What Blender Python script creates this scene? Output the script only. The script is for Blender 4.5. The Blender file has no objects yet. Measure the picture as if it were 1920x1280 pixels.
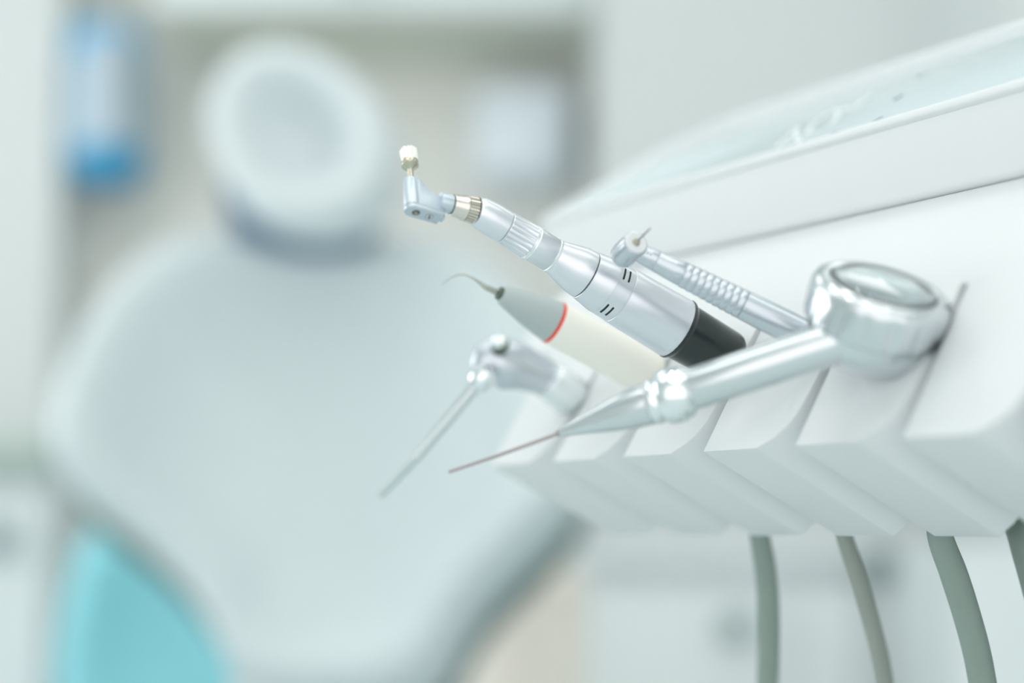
import bpy, bmesh, math, random
from mathutils import Vector, Matrix

# ------------------------------------------------------------------ camera
random.seed(7)
scene = bpy.context.scene
COL = scene.collection
FPX = 3200.0                                   # focal length in pixels of the 1920 px wide frame
PITCH = math.atan(360 / FPX)                   # camera looks slightly upwards
CAM = Vector((0, 0, 0.95))
RIGHT = Vector((1, 0, 0))
FWD = Vector((0, math.cos(PITCH), math.sin(PITCH)))
UP = Vector((0, -math.sin(PITCH), math.cos(PITCH)))
cam_data = bpy.data.cameras.new('camera')
cam = bpy.data.objects.new('camera', cam_data)
COL.objects.link(cam)
cam.location = CAM
cam.rotation_euler = (math.pi / 2 + PITCH, 0, 0)
cam_data.sensor_width = 36
cam_data.lens = FPX * 36 / 1920
cam_data.clip_start = 0.02
cam_data.clip_end = 50
cam_data.dof.use_dof = True
cam_data.dof.focus_distance = 0.579
cam_data.dof.aperture_fstop = 2.7
scene.camera = cam

# ------------------------------------------------------------------ light
scene.view_settings.view_transform = 'Standard'
scene.view_settings.look = 'None'
scene.view_settings.gamma = 1.0
scene.view_settings.use_curve_mapping = False
scene.view_settings.exposure = 0.19
scene.cycles.use_denoising = True
world = bpy.data.worlds.new('world')
scene.world = world
world.use_nodes = True
bg = world.node_tree.nodes['Background']
bg.inputs['Color'].default_value = (1.0, 0.995, 0.985, 1)
bg.inputs['Strength'].default_value = 1.36
PANEL_STRENGTH = 1.5
DOWNLIGHT_STRENGTH = 60.0
# soft daylight entering by the large window in the left wall
wl_data = bpy.data.lights.new('window_daylight', 'AREA')
wl_data.shape = 'RECTANGLE'; wl_data.size = 1.7; wl_data.size_y = 1.8
wl_data.energy = 18; wl_data.color = (0.96, 0.99, 1.0)
wl_ob = bpy.data.objects.new('window_daylight', wl_data)
COL.objects.link(wl_ob)
wl_ob.location = (-2.52, 1.75, 1.65)
wl_ob.rotation_euler = (0, -math.pi / 2, 0)

# ------------------------------------------------------------------ geometry helpers
def ray(x, y):
    return RIGHT * ((x - 960) / FPX) - UP * ((y - 640) / FPX) + FWD

def P(x, y, d):
    return CAM + ray(x, y) * d

def proj(q):
    v = q - CAM
    d = v.dot(FWD)
    return 960 + FPX * v.dot(RIGHT) / d, 640 - FPX * v.dot(UP) / d, d

def cdir(rx, uy, dz):
    """direction given as right / up / away-from-camera components"""
    return (RIGHT * rx + UP * uy + FWD * dz).normalized()

def on_plane(x, y, p0, n):
    d = ray(x, y)
    return CAM + d * ((p0 - CAM).dot(n) / d.dot(n))

def lin(c):
    c = c / 255.0
    return c / 12.92 if c <= 0.04045 else ((c + 0.055) / 1.055) ** 2.4

class M:
    """collects vertices and faces of one mesh"""
    def __init__(self):
        self.v, self.f = [], []
    def add(self, vs, fs):
        o = len(self.v)
        self.v += [Vector(q) for q in vs]
        self.f += [tuple(i + o for i in f) for f in fs]
        return self

def basis(a, ref=None):
    a = a.normalized()
    r = ref if ref is not None else (Vector((0, 0, 1)) if abs(a.z) < 0.9 else Vector((1, 0, 0)))
    e1 = (r - a * r.dot(a)).normalized()
    return a, e1, a.cross(e1)

def lathe(m, p0, axis, prof, seg=56, ref=None, rmod=None, closed=False):
    """surface of revolution; prof is a list of (distance along axis, radius)"""
    a, e1, e2 = basis(axis, ref)
    vs, fs = [], []
    n = len(prof)
    for j, (t, r) in enumerate(prof):
        for i in range(seg):
            ph = 2 * math.pi * i / seg
            rr = r if rmod is None else r * rmod(j, ph)
            vs.append(p0 + a * t + (e1 * math.cos(ph) + e2 * math.sin(ph)) * rr)
    for j in range(n - 1):
        for i in range(seg):
            k = (i + 1) % seg
            fs.append((j * seg + i, j * seg + k, (j + 1) * seg + k, (j + 1) * seg + i))
    if closed:
        for i in range(seg):
            k = (i + 1) % seg
            fs.append(((n - 1) * seg + i, (n - 1) * seg + k, k, i))
    else:
        fs.append(tuple(range(seg - 1, -1, -1)))
        fs.append(tuple((n - 1) * seg + i for i in range(seg)))
    return m.add(vs, fs)

def crom(pts, per=8):
    out = []
    for i in range(len(pts) - 1):
        p0 = pts[max(i - 1, 0)]; p1 = pts[i]; p2 = pts[i + 1]; p3 = pts[min(i + 2, len(pts) - 1)]
        for k in range(per):
            t = k / per
            out.append(0.5 * ((2 * p1) + (p2 - p0) * t + (2 * p0 - 5 * p1 + 4 * p2 - p3) * t * t + (3 * p1 - p0 - 3 * p2 + p3) * t ** 3))
    out.append(pts[-1])
    return out

def closed_crom(pts, per=6):
    n = len(pts); out = []
    for i in range(n):
        p0, p1, p2, p3 = pts[i - 1], pts[i], pts[(i + 1) % n], pts[(i + 2) % n]
        for k in range(per):
            t = k / per
            out.append(0.5 * ((2 * p1) + (p2 - p0) * t + (2 * p0 - 5 * p1 + 4 * p2 - p3) * t * t + (3 * p1 - p0 - 3 * p2 + p3) * t ** 3))
    return out

def tube(m, pts, radii, seg=16, per=8, flat=1.0, ref=None):
    """tube along a smoothed polyline; radii per control point; flat squashes along the second axis"""
    if per > 1:
        rp = crom([Vector((r, 0, 0)) for r in radii], per)
        pts = crom(pts, per)
        radii = [max(q.x, 1e-5) for q in rp]
    n = len(pts)
    tang = [(pts[min(i + 1, n - 1)] - pts[max(i - 1, 0)]).normalized() for i in range(n)]
    _, e1, e2 = basis(tang[0], ref)
    vs, fs = [], []
    for i in range(n):
        e1 = (e1 - tang[i] * e1.dot(tang[i])).normalized()
        e2 = tang[i].cross(e1)
        for k in range(seg):
            ph = 2 * math.pi * k / seg
            vs.append(pts[i] + (e1 * math.cos(ph) + e2 * (math.sin(ph) * flat)) * radii[i])
    for i in range(n - 1):
        for k in range(seg):
            q = (k + 1) % seg
            fs.append((i * seg + k, i * seg + q, (i + 1) * seg + q, (i + 1) * seg + k))
    fs.append(tuple(range(seg - 1, -1, -1)))
    fs.append(tuple((n - 1) * seg + k for k in range(seg)))
    return m.add(vs, fs)

def prism(m, base, vec):
    """closed prism: polygon 'base' (list of points) swept by a vector or to a second polygon"""
    n = len(base)
    top = vec if isinstance(vec, list) else [q + vec for q in base]
    fs = [tuple(range(n - 1, -1, -1)), tuple(range(n, 2 * n))]
    for i in range(n):
        k = (i + 1) % n
        fs.append((i, k, n + k, n + i))
    return m.add(base + top, fs)

def box(m, lo, hi):
    x0, y0, z0 = lo; x1, y1, z1 = hi
    b = [Vector((x0, y0, z0)), Vector((x1, y0, z0)), Vector((x1, y1, z0)), Vector((x0, y1, z0))]
    return prism(m, b, Vector((0, 0, z1 - z0)))

def pillow(m, outline, cen, n, front, back):
    """upholstered cushion: outline ring shrunk towards the centre with an offset profile on both sides"""
    k = len(outline)
    rings = [(s, o) for s, o in front if s > 0][::-1] + [(s, -o) for s, o in back if s > 0 and s < 1]
    rings = sorted([(s, o) for s, o in front if 0 < s < 1], key=lambda q: q[0]) + [(1.0, 0.0)] + \
        sorted([(s, -o) for s, o in back if 0 < s < 1], key=lambda q: -q[0])
    vs = []
    for s, o in rings:
        for q in outline:
            vs.append(cen + (q - cen) * s + n * o)
    fs = []
    for j in range(len(rings) - 1):
        for i in range(k):
            q = (i + 1) % k
            fs.append((j * k + i, j * k + q, (j + 1) * k + q, (j + 1) * k + i))
    f0 = [o for s, o in front if s == 0][0]; b0 = [o for s, o in back if s == 0][0]
    vs.append(cen + n * f0); vs.append(cen - n * b0)
    c0 = len(vs) - 2
    for i in range(k):
        q = (i + 1) % k
        fs.append((c0, q, i))
        fs.append((c0 + 1, (len(rings) - 1) * k + i, (len(rings) - 1) * k + q))
    return m.add(vs, fs)

def wrap(m, c, n, k):
    for q in m.v:
        q += n * (k * (q.x - c.x) ** 2)
    return m

def make(name, m, mat, parent=None, loc=None, bevel=0, bseg=2, smooth=40, subsurf=0, kind=None):
    """links ONE mesh object; world coordinates are made local to the parent (or to loc)"""
    org = parent.matrix_basis.translation.copy() if parent is not None and parent.parent is None else Vector((0, 0, 0))
    if parent is not None and parent.parent is not None:
        org = parent.parent.matrix_basis.translation.copy()
    if parent is None:
        org = loc if loc is not None else sum(m.v, Vector()) / len(m.v)
    me = bpy.data.meshes.new(name)
    me.from_pydata([q - org for q in m.v], [], m.f)
    bm = bmesh.new(); bm.from_mesh(me)
    if bevel:
        es = [e for e in bm.edges if len(e.link_faces) == 2 and e.calc_face_angle(0) > math.radians(25)]
        bmesh.ops.bevel(bm, geom=es, offset=bevel, segments=bseg, profile=0.6, affect='EDGES', clamp_overlap=True)
    bmesh.ops.recalc_face_normals(bm, faces=bm.faces)
    bm.to_mesh(me); bm.free()
    for p in me.polygons:
        p.use_smooth = True
    me.set_sharp_from_angle(angle=math.radians(smooth))
    me.materials.append(mat)
    o = bpy.data.objects.new(name, me)
    COL.objects.link(o)
    if parent is not None:
        o.parent = parent
    else:
        o.location = org
    if subsurf:
        md = o.modifiers.new('subdivision', 'SUBSURF'); md.levels = subsurf; md.render_levels = subsurf
    if kind:
        o['kind'] = kind
    return o

def thing(name, label, cat, loc, group=None):
    o = bpy.data.objects.new(name, None)
    COL.objects.link(o)
    o.location = loc
    o.empty_display_size = 0.02
    o['label'] = label
    o['category'] = cat
    if group:
        o['group'] = group
    bpy.context.view_layer.update()
    return o

def tag(o, label, cat, group=None):
    o['label'] = label; o['category'] = cat
    if group:
        o['group'] = group
    return o

# ------------------------------------------------------------------ materials (all procedural)
def mat(name, rgb, rough=0.4, metal=0.0, spec=0.5, var=0.03, scale=60.0, bump=0.0, bscale=300.0, coat=0.0, emit=0.0, aniso=0.0, trans=0.0, sss=0.0):
    m = bpy.data.materials.new(name)
    m.use_nodes = True
    nt = m.node_tree
    b = nt.nodes['Principled BSDF']
    col = tuple(lin(c) for c in rgb)
    tc = nt.nodes.new('ShaderNodeTexCoord')
    nz = nt.nodes.new('ShaderNodeTexNoise')
    nz.inputs['Scale'].default_value = scale
    nz.inputs['Detail'].default_value = 3
    nt.links.new(tc.outputs['Object'], nz.inputs['Vector'])
    mx = nt.nodes.new('ShaderNodeMix'); mx.data_type = 'RGBA'
    mx.inputs['A'].default_value = tuple(c * (1 - var) for c in col) + (1,)
    mx.inputs['B'].default_value = tuple(min(c * (1 + var), 1) for c in col) + (1,)
    nt.links.new(nz.outputs['Fac'], mx.inputs['Factor'])
    nt.links.new(mx.outputs['Result'], b.inputs['Base Color'])
    b.inputs['Roughness'].default_value = rough
    b.inputs['Metallic'].default_value = metal
    b.inputs['Specular IOR Level'].default_value = spec
    b.inputs['Coat Weight'].default_value = coat
    b.inputs['Coat Roughness'].default_value = 0.06
    if trans:
        b.inputs['Transmission Weight'].default_value = trans
    if aniso:
        b.inputs['Anisotropic'].default_value = aniso
    if emit:
        b.inputs['Emission Color'].default_value = col + (1,)
        b.inputs['Emission Strength'].default_value = emit
    if bump:
        n2 = nt.nodes.new('ShaderNodeTexNoise'); n2.inputs['Scale'].default_value = bscale
        nt.links.new(tc.outputs['Object'], n2.inputs['Vector'])
        bp = nt.nodes.new('ShaderNodeBump'); bp.inputs['Strength'].default_value = bump; bp.inputs['Distance'].default_value = 0.001
        nt.links.new(n2.outputs['Fac'], bp.inputs['Height'])
        nt.links.new(bp.outputs['Normal'], b.inputs['Normal'])
    return m

MAT = {
    'wall': mat('painted_wall', (217, 223, 223), 0.8, bump=0.1, bscale=120),
    'wall_grey': mat('greige_alcove_wall', (234, 234, 229), 0.8, bump=0.1, bscale=120),
    'ceiling': mat('ceiling_paint', (235, 240, 240), 0.9),
    'floor': mat('vinyl_floor', (216, 229, 229), 0.45, scale=8, var=0.05),
    'plastic': mat('white_moulded_plastic', (223, 227, 229), 0.4, spec=0.42, var=0.01, coat=0.0),
    'panel': mat('glossy_keypad_film', (214, 228, 233), 0.08, spec=0.6, var=0.01, coat=0.6),
    'gap': mat('shadow_gap_rubber', (120, 130, 130), 0.7),
    'mark': mat('white_print', (238, 244, 247), 0.3, var=0.01),
    'dot': mat('grey_print', (150, 165, 175), 0.4),
    'alu': mat('satin_anodised_aluminium', (224, 227, 233), 0.34, metal=0.85, var=0.015, scale=400),
    'alu2': mat('satin_steel', (200, 207, 214), 0.27, metal=0.8, var=0.02, scale=300),
    'alu_light': mat('bright_satin_ring', (235, 240, 242), 0.25, metal=0.7, var=0.01),
    'head': mat('blue_tinted_satin_metal', (198, 209, 218), 0.3, metal=0.6, var=0.01),
    'collar': mat('warm_nickel', (222, 216, 208), 0.2, metal=1.0, var=0.02, scale=500),
    'nickel': mat('brush_ferrule_nickel', (196, 190, 172), 0.24, metal=1.0, var=0.03, scale=800),
    'chrome': mat('polished_chrome', (236, 240, 242), 0.09, metal=1.0, var=0.01),
    'satin_chrome': mat('satin_chrome', (214, 219, 222), 0.2, metal=1.0, var=0.01),
    'bristle': mat('white_nylon_bristle', (252, 252, 247), 0.6, var=0.03, scale=900),
    'black': mat('black_coupling', (24, 36, 36), 0.22, spec=0.6, var=0.05),
    'dash': mat('black_print', (14, 26, 26), 0.5),
    'line': mat('dark_joint_line', (40, 58, 58), 0.5),
    'screw': mat('screw_brass_nickel', (176, 172, 156), 0.3, metal=1.0),
    'hole': mat('screw_hole_dark', (52, 48, 52), 0.6),
    'grey_plastic': mat('grey_scaler_nose', (178, 190, 190), 0.4, var=0.02),
    'cream': mat('cream_scaler_handle', (249, 247, 238), 0.42, var=0.015),
    'red': mat('red_light_ring', (236, 62, 30), 0.4, var=0.04),
    'oring': mat('dark_green_o_ring', (92, 106, 96), 0.6),
    'steel': mat('bright_steel_tip', (186, 187, 178), 0.3, metal=1.0),
    'needle': mat('dull_steel_needle', (168, 160, 162), 0.35, metal=0.8),
    'tip_grey': mat('matt_grey_nozzle_end', (196, 208, 210), 0.45, metal=0.3),
    'hose': mat('grey_green_hose', (140, 156, 148), 0.55, var=0.04, scale=120),
    'hose2': mat('warm_grey_hose', (150, 158, 151), 0.55, var=0.04, scale=120),
    'glass': mat('clear_lid', (245, 250, 250), 0.02, var=0.0, trans=1.0),
    'bowl_in': mat('powder_chamber_lining', (226, 233, 236), 0.25, metal=0.1),
    'leather': mat('pale_blue_grey_upholstery', (208, 219, 222), 0.42, var=0.02, scale=20, bump=0.06, bscale=500),
    'leather_rim': mat('pale_upholstery_border', (218, 227, 230), 0.38, var=0.02, scale=20, bump=0.06, bscale=500),
    'shell': mat('shade_darkened_chair_shell', (106, 128, 124), 0.5, var=0.02),
    'slate': mat('slate_blue_with_shade', (84, 116, 142), 0.5, var=0.04),
    'teal': mat('turquoise_upholstery', (146, 222, 234), 0.5, var=0.04, scale=10),
    'pedestal': mat('cream_lacquer', (255, 246, 236), 0.35, var=0.01),
    'cabinet': mat('white_cabinet_laminate', (228, 236, 238), 0.4, var=0.01),
    'counter': mat('sage_grey_worktop', (176, 194, 184), 0.4, var=0.03),
    'handle': mat('grey_metal_knob', (140, 160, 160), 0.35, metal=0.6),
    'blue': mat('blue_plastic', (44, 160, 210), 0.35, var=0.03),
    'blue_pale': mat('pale_blue_plastic', (104, 184, 228), 0.35, var=0.03),
    'tube': mat('pale_blue_clear_tube', (180, 205, 219), 0.15, var=0.01),
    'tube_edge': mat('blue_tinted_tube_rail', (158, 190, 214), 0.2, var=0.01),
    'cups': mat('stacked_white_cups', (196, 206, 218), 0.5, var=0.02),
    'disp': mat('bluish_white_dispenser', (228, 238, 246), 0.3, var=0.01),
    'under': mat('grey_green_cabinet_base', (222, 225, 213), 0.6, var=0.02),
    'lamp': mat('lamp_diffuser', (255, 253, 250), 0.5, var=0.0, emit=PANEL_STRENGTH),
    'spot': mat('downlight_lens', (255, 252, 245), 0.5, var=0.0, emit=DOWNLIGHT_STRENGTH),
    'frame': mat('lamp_frame', (225, 230, 230), 0.5),
}

# ------------------------------------------------------------------ room shell
def struct(name, m, mt, **kw):
    return make(name, m, MAT[mt], kind='structure', **kw)

CEIL = 2.75
YB = 3.25                                             # alcove wall
XL = (95 - 960) / FPX * 3.08                           # left end of the alcove
XR = (1130 - 960) / FPX * 2.75                        # right end of the alcove
struct('floor', box(M(), (-2.4, -2.6, -0.05), (2.4, YB, 0.0)), 'floor')
struct('ceiling', box(M(), (-2.4, -2.6, CEIL), (2.4, YB, CEIL + 0.05)), 'ceiling')
struct('wall_back', box(M(), (-2.4, YB, 0), (2.4, YB + 0.1, CEIL)), 'wall_grey')
wl = M()
box(wl, (-2.5, -2.6, 0), (-2.4, YB, 0.8)); box(wl, (-2.5, -2.6, 2.5), (-2.4, YB, CEIL))
box(wl, (-2.5, -2.6, 0.8), (-2.4, 0.7, 2.5)); box(wl, (-2.5, 2.6, 0.8), (-2.4, YB, 2.5))
struct('wall_left', wl, 'wall')
wf = M()
for y0, y1, z0, z1 in ((0.7, 2.6, 0.8, 0.86), (0.7, 2.6, 2.44, 2.5), (0.7, 0.76, 0.86, 2.44), (2.54, 2.6, 0.86, 2.44), (1.62, 1.68, 0.86, 2.44)):
    box(wf, (-2.49, y0, z0), (-2.41, y1, z1))
struct('window_1', wf, 'frame')
struct('wall_right', box(M(), (2.4, -2.6, 0), (2.5, YB, CEIL)), 'wall')
struct('wall_alcove_left', box(M(), (-2.4, 3.08, 0), (XL, YB, CEIL)), 'wall')
struct('wall_alcove_right', box(M(), (XR, 2.75, 0), (2.4, YB, CEIL)), 'wall')
struct('wall_corner', box(M(), (0.70, 2.35, 0), (0.95, 2.75, CEIL)), 'wall')

# ceiling lights
def panel_light(x, y, label):
    t = thing('ceiling_panel_light', label, 'ceiling light', Vector((x, y, CEIL)), 'flat LED panels set in the ceiling')
    f = M()
    w = 0.6
    for lo, hi in (((x - w, y - w / 2, CEIL - 0.02), (x + w, y - w / 2 + 0.03, CEIL - 0.0005)), ((x - w, y + w / 2 - 0.03, CEIL - 0.02), (x + w, y + w / 2, CEIL - 0.0005)),
                   ((x - w, y - w / 2 + 0.03, CEIL - 0.02), (x - w + 0.03, y + w / 2 - 0.03, CEIL - 0.0005)), ((x + w - 0.03, y - w / 2 + 0.03, CEIL - 0.02), (x + w, y + w / 2 - 0.03, CEIL - 0.0005))):
        box(f, lo, hi)
    make('frame', f, MAT['frame'], t)
    make('diffuser', box(M(), (x - w + 0.03, y - w / 2 + 0.03, CEIL - 0.012), (x + w - 0.03, y + w / 2 - 0.03, CEIL - 0.001)), MAT['lamp'], t)

panel_light(-0.9, 0.3, 'flat white LED ceiling panel above the left of the instruments')
panel_light(0.9, 0.3, 'flat white LED ceiling panel above the right of the instruments')
panel_light(-0.9, 1.7, 'flat white LED ceiling panel above the left of the dental chair')
panel_light(0.9, 1.7, 'flat white LED ceiling panel above the right of the dental chair')
panel_light(0.0, -1.2, 'flat white LED ceiling panel furthest from the dental chair')

def downlight(x, y, label):
    t = thing('ceiling_downlight', label, 'ceiling light', Vector((x, y, CEIL)), 'small round downlights in the ceiling')
    make('trim_ring', lathe(M(), Vector((x, y, CEIL - 0.0005)), Vector((0, 0, -1)), [(0, 0.06), (0.006, 0.06), (0.01, 0.055), (0.01, 0.045)], 32), MAT['frame'], t)
    make('lens', lathe(M(), Vector((x, y, CEIL - 0.0108)), Vector((0, 0, -1)), [(0, 0.044), (0.003, 0.04), (0.006, 0.02)], 32), MAT['spot'], t)

for i, (x, y) in enumerate([(-0.25, -0.1), (0.25, -0.1), (-0.25, 0.75), (0.25, 0.75), (-0.75, -0.45), (0.75, -0.45)]):
    lr = 'left' if x < 0 else 'right'
    wh = {-0.1: 'over the instruments', 0.75: 'between the instruments and the dental chair', -0.45: 'outermost and nearest'}[y]
    downlight(x, y, 'small round ceiling downlight ' + wh + ', ' + lr + ' one of its pair')

# ------------------------------------------------------------------ delivery unit with instrument holders
HEAD = math.atan(1970 / math.hypot(3200, 360))
R = Vector((-math.sin(HEAD), math.cos(HEAD), 0))       # along the row of holders, away from the camera
B = Vector((math.cos(HEAD), math.sin(HEAD), 0))        # towards the back of the unit
Z = Vector((0, 0, 1))
O = P(1690, 822, 0.5)                                  # tip of the nearest full finger
S = 0.0472                                             # pitch of the holders

def T(u, b, w):
    return O + R * u + B * b + Z * w

def plane_depth(x, y, u):
    d = ray(x, y)
    return (O + R * u - CAM).dot(R) / d.dot(R)

RA = (0.02936, 0.04835)                                # top of the finger ramp (back, up)
RL = math.hypot(*RA)
rd = (RA[0] / RL, RA[1] / RL)
UD = (0.0582, -0.0278)
UL = math.hypot(*UD)
ud = (UD[0] / UL, UD[1] / UL)
U_FAR, U_NEAR = 0.298, -0.24

unit = thing('dental_delivery_unit', 'white moulded dental instrument tray with a row of angled holder fingers and glossy keypad', 'dental unit', T(0.03, 0.12, -0.0278))
# lower housing: sloping deck above the fingers
GX = 0.006
sec = [(RA[0] + 0.00003, RA[1]), (RA[0] + GX * rd[0] + 0.00003, RA[1] + GX * rd[1]), (0.0400, 0.0646), (0.0490, 0.0745), (0.0664, 0.0868), (0.172, 0.0868), (0.172, -0.010), (0.098, -0.010), (0.098, 0.018), (0.050, 0.030)]
U0 = U_FAR - 0.034
make('holder_housing', prism(M(), [T(U_NEAR, *q) for q in sec], [T(U0, *q) for q in sec]), MAT['plastic'], unit, smooth=50)
# dark seam between the two housings
sg = [(0.0690, 0.0858), (0.170, 0.0858), (0.170, 0.0885), (0.0690, 0.0885)]
make('housing_seam', prism(M(), [T(U_NEAR + 0.002, *q) for q in sg], [T(U0 - 0.002, *q) for q in sg]), MAT['gap'], unit)
# upper housing: vertical fascia with a tilted rounded top
TH = math.radians(31)
PB, PW, PL = 0.0615, 0.1156, 0.110
def top_pt(u, q, lift=0.0):
    return T(u, PB + q * math.cos(TH) - lift * math.sin(TH), PW + q * math.sin(TH) + lift * math.cos(TH))
def plan(inset, rb, rf):
    """outline (u, q) of the tray top, far back corner rounded rb, far front corner rounded rf"""
    u1, q0, q1 = U_FAR - inset, inset, PL - inset
    pts = [(U_NEAR + inset, q0)]
    for i in range(7):
        a = math.radians(-90 + 90 * i / 6)
        pts.append((u1 - rf + rf * math.cos(a), q0 + rf + rf * math.sin(a)))
    for i in range(15):
        a = math.radians(90 * i / 14)
        pts.append((u1 - rb + rb * math.cos(a), q1 - rb + rb * math.sin(a)))
    pts.append((U_NEAR + inset, q1))
    return pts
pl = plan(0, 0.045, 0.008)
topv = [top_pt(u, q) for u, q in pl]
botv = [T(u * 0.985 if u > 0.2 else u, PB + q * math.cos(TH) * 0.98 + 0.0045, 0.0873) for u, q in pl]
make('keypad_housing', prism(M(), botv, topv), MAT['plastic'], unit, bevel=0.0026, bseg=4)
pk = plan(0.0045, 0.042, 0.010)
make('keypad_panel', prism(M(), [top_pt(u, q, -0.0006) for u, q in pk], [top_pt(u, q, 0.0004) for u, q in pk]), MAT['panel'], unit, bevel=0.0002)

rim = [top_pt(u, q, -0.0008) for u, q in plan(0.0016, 0.0435, 0.007)]
make('keypad_rim', tube(M(), rim, [0.0027] * len(rim), 12, 1), MAT['plastic'], unit, smooth=80)
# printed key dots and lettering on the keypad
PN0 = top_pt(0, 0, 0.0005)
PNN = (R.cross(B * math.cos(TH) + Z * math.sin(TH))).normalized()
if PNN.z < 0:
    PNN = -PNN
def pad_disc(x, y, r):
    c = on_plane(x, y, PN0, PNN)
    return lathe(M(), c, PNN, [(0, r), (0.0004, r * 0.8)], 20)
for x, y in ((1725, 142), (1683, 184), (1641, 227), (1564, 249)):
    d = make('key_dot', pad_disc(x, y, 0.0011), MAT['dot'], unit)
for a, b_ in (((1630, 233), (1655, 219)), ((1674, 188), (1694, 178))):
    p1 = on_plane(*a, PN0, PNN); p2 = on_plane(*b_, PN0, PNN)
    w = (p2 - p1).cross(PNN).normalized() * 0.0003
    make('key_line', prism(M(), [p1 - w, p2 - w, p2 + w, p1 + w], PNN * 0.0003), MAT['dot'], unit)
def stroke(m, pts, hw):
    q = crom([on_plane(x, y, PN0, PNN) for x, y in pts], 6)
    for i in range(len(q) - 1):
        d = q[i + 1] - q[i]
        w = d.cross(PNN).normalized() * hw
        prism(m, [q[i] - w, q[i + 1] - w, q[i + 1] + w, q[i] + w], PNN * 0.0003)
for st in ([[(1456, 277), (1478, 256), (1495, 240)], [(1495, 240), (1493, 255), (1500, 268)], [(1475, 268), (1510, 256)]],
           [[(1512, 252), (1524, 234), (1548, 217), (1566, 208), (1572, 216), (1560, 232), (1536, 246), (1512, 252)]],
           [[(1576, 206), (1598, 204), (1606, 200)], [(1602, 204), (1620, 188), (1638, 176)]]):
    lm = M()
    for pts in st:
        stroke(lm, pts, 0.0011)
    make('keypad_lettering', lm, MAT['mark'], unit)

# fingers
def ramp(k, uf, g):
    return T((k + uf) * S, g * rd[0], g * rd[1])
def finger(k):
    G = RL + 0.003
    prof = [(0, 0), (0, G), (-0.94, G), (-0.90, 0.024), (-0.888, 0.018), (-0.865, 0.0125), (-0.82, 0.0078), (-0.74, 0.0038), (-0.60, 0.0)]
    front = [ramp(k, uf, g) for uf, g in prof]
    back = []
    for uf, g in prof:
        b0 = g * rd[0]
        L = (0.060 - b0) / ud[0]
        back.append(T((k + uf) * S, 0.060, g * rd[1] + L * ud[1]))
    make('holder_finger', prism(M(), front, back), MAT['plastic'], unit, bevel=0.0007, bseg=2, smooth=30)
for k in range(-3, 6):
    finger(k)
# support column behind the tray, reaching the floor
cb = T(-0.12, 0.25, 0)
make('support_arm', tube(M(), [T(-0.02, 0.165, 0.03), T(-0.06, 0.20, 0.02), T(-0.12, 0.25, 0.0)], [0.022, 0.024, 0.026], 24, 6), MAT['plastic'], unit)
make('support_column', lathe(M(), Vector((cb.x, cb.y, 0.0)), Z, [(0, 0.16), (0.02, 0.16), (0.03, 0.15), (0.05, 0.05), (0.08, 0.032), (cb.z + 0.01, 0.032), (cb.z + 0.03, 0.025)], 40), MAT['plastic'], unit)

# ------------------------------------------------------------------ instruments
class Axis:
    """straight tool axis through two picture points at given depths; stations are found by picture column"""
    def __init__(self, a, b):
        self.p = P(*a); self.q = P(*b)
        self.d = (self.q - self.p).normalized()
    def t(self, x):
        k = (x - 960) / FPX
        n = RIGHT - FWD * k
        return -(self.p - CAM).dot(n) / self.d.dot(n)
    def at(self, x):
        return self.p + self.d * self.t(x)
    def prof(self, lst):
        out = []
        for x, r in lst:
            q = self.at(x)
            out.append((self.t(x), r * (q - CAM).dot(FWD) / FPX))
        return out
    def lathe(self, lst, seg=56, rmod=None):
        return lathe(M(), self.p, self.d, self.prof(lst), seg, -FWD, rmod)

def gap_hose(tail, k, px, r, hid=0.0024):
    """hose from a tool's tail through the gap beside finger k, then along the picture points px"""
    u = (k + 0.058) * S
    dep = []
    p1 = T(u, 0.045, 0.0)
    p2 = T(u, 0.0625, -0.012)
    pts = [tail, (tail + p1) / 2 + (p1 - tail).normalized() * 0.0, p1, p2]
    rad = [hid, hid, hid, hid * 1.2]
    for i, (x, y, d) in enumerate(px):
        pts.append(P(x, y, d)); rad.append(r if i else r * 0.9)
    last = pts[-1]
    pts += [last + (last - pts[-2]) * 2.5, last + (last - pts[-2]) * 5 + Vector((0.01, 0.02, -0.02)), Vector((cb.x - 0.06, cb.y, 0.48)), Vector((cb.x - 0.02, cb.y, 0.42))]
    rad += [r] * 4
    return tube(M(), pts, rad, 20, 8)

# --- slow speed handpiece with prophylaxis brush
ax = Axis((948, 426.5, 0.569), (1378, 679.8, 0.598))
slow = thing('slow_speed_handpiece', 'silver contra-angle handpiece with white polishing brush and black motor end', 'dental handpiece', ax.at(1390))
make('front_sleeve', ax.lathe([(894, 22), (895, 27.5), (900, 29.3), (906, 30.2), (919, 31.6), (922, 31.9), (947, 31.2), (947.4, 30.4)]), MAT['alu'], slow, smooth=25)
make('joint_ring', ax.lathe([(947.0, 30.3), (948.2, 30.3)]), MAT['line'], slow)
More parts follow.
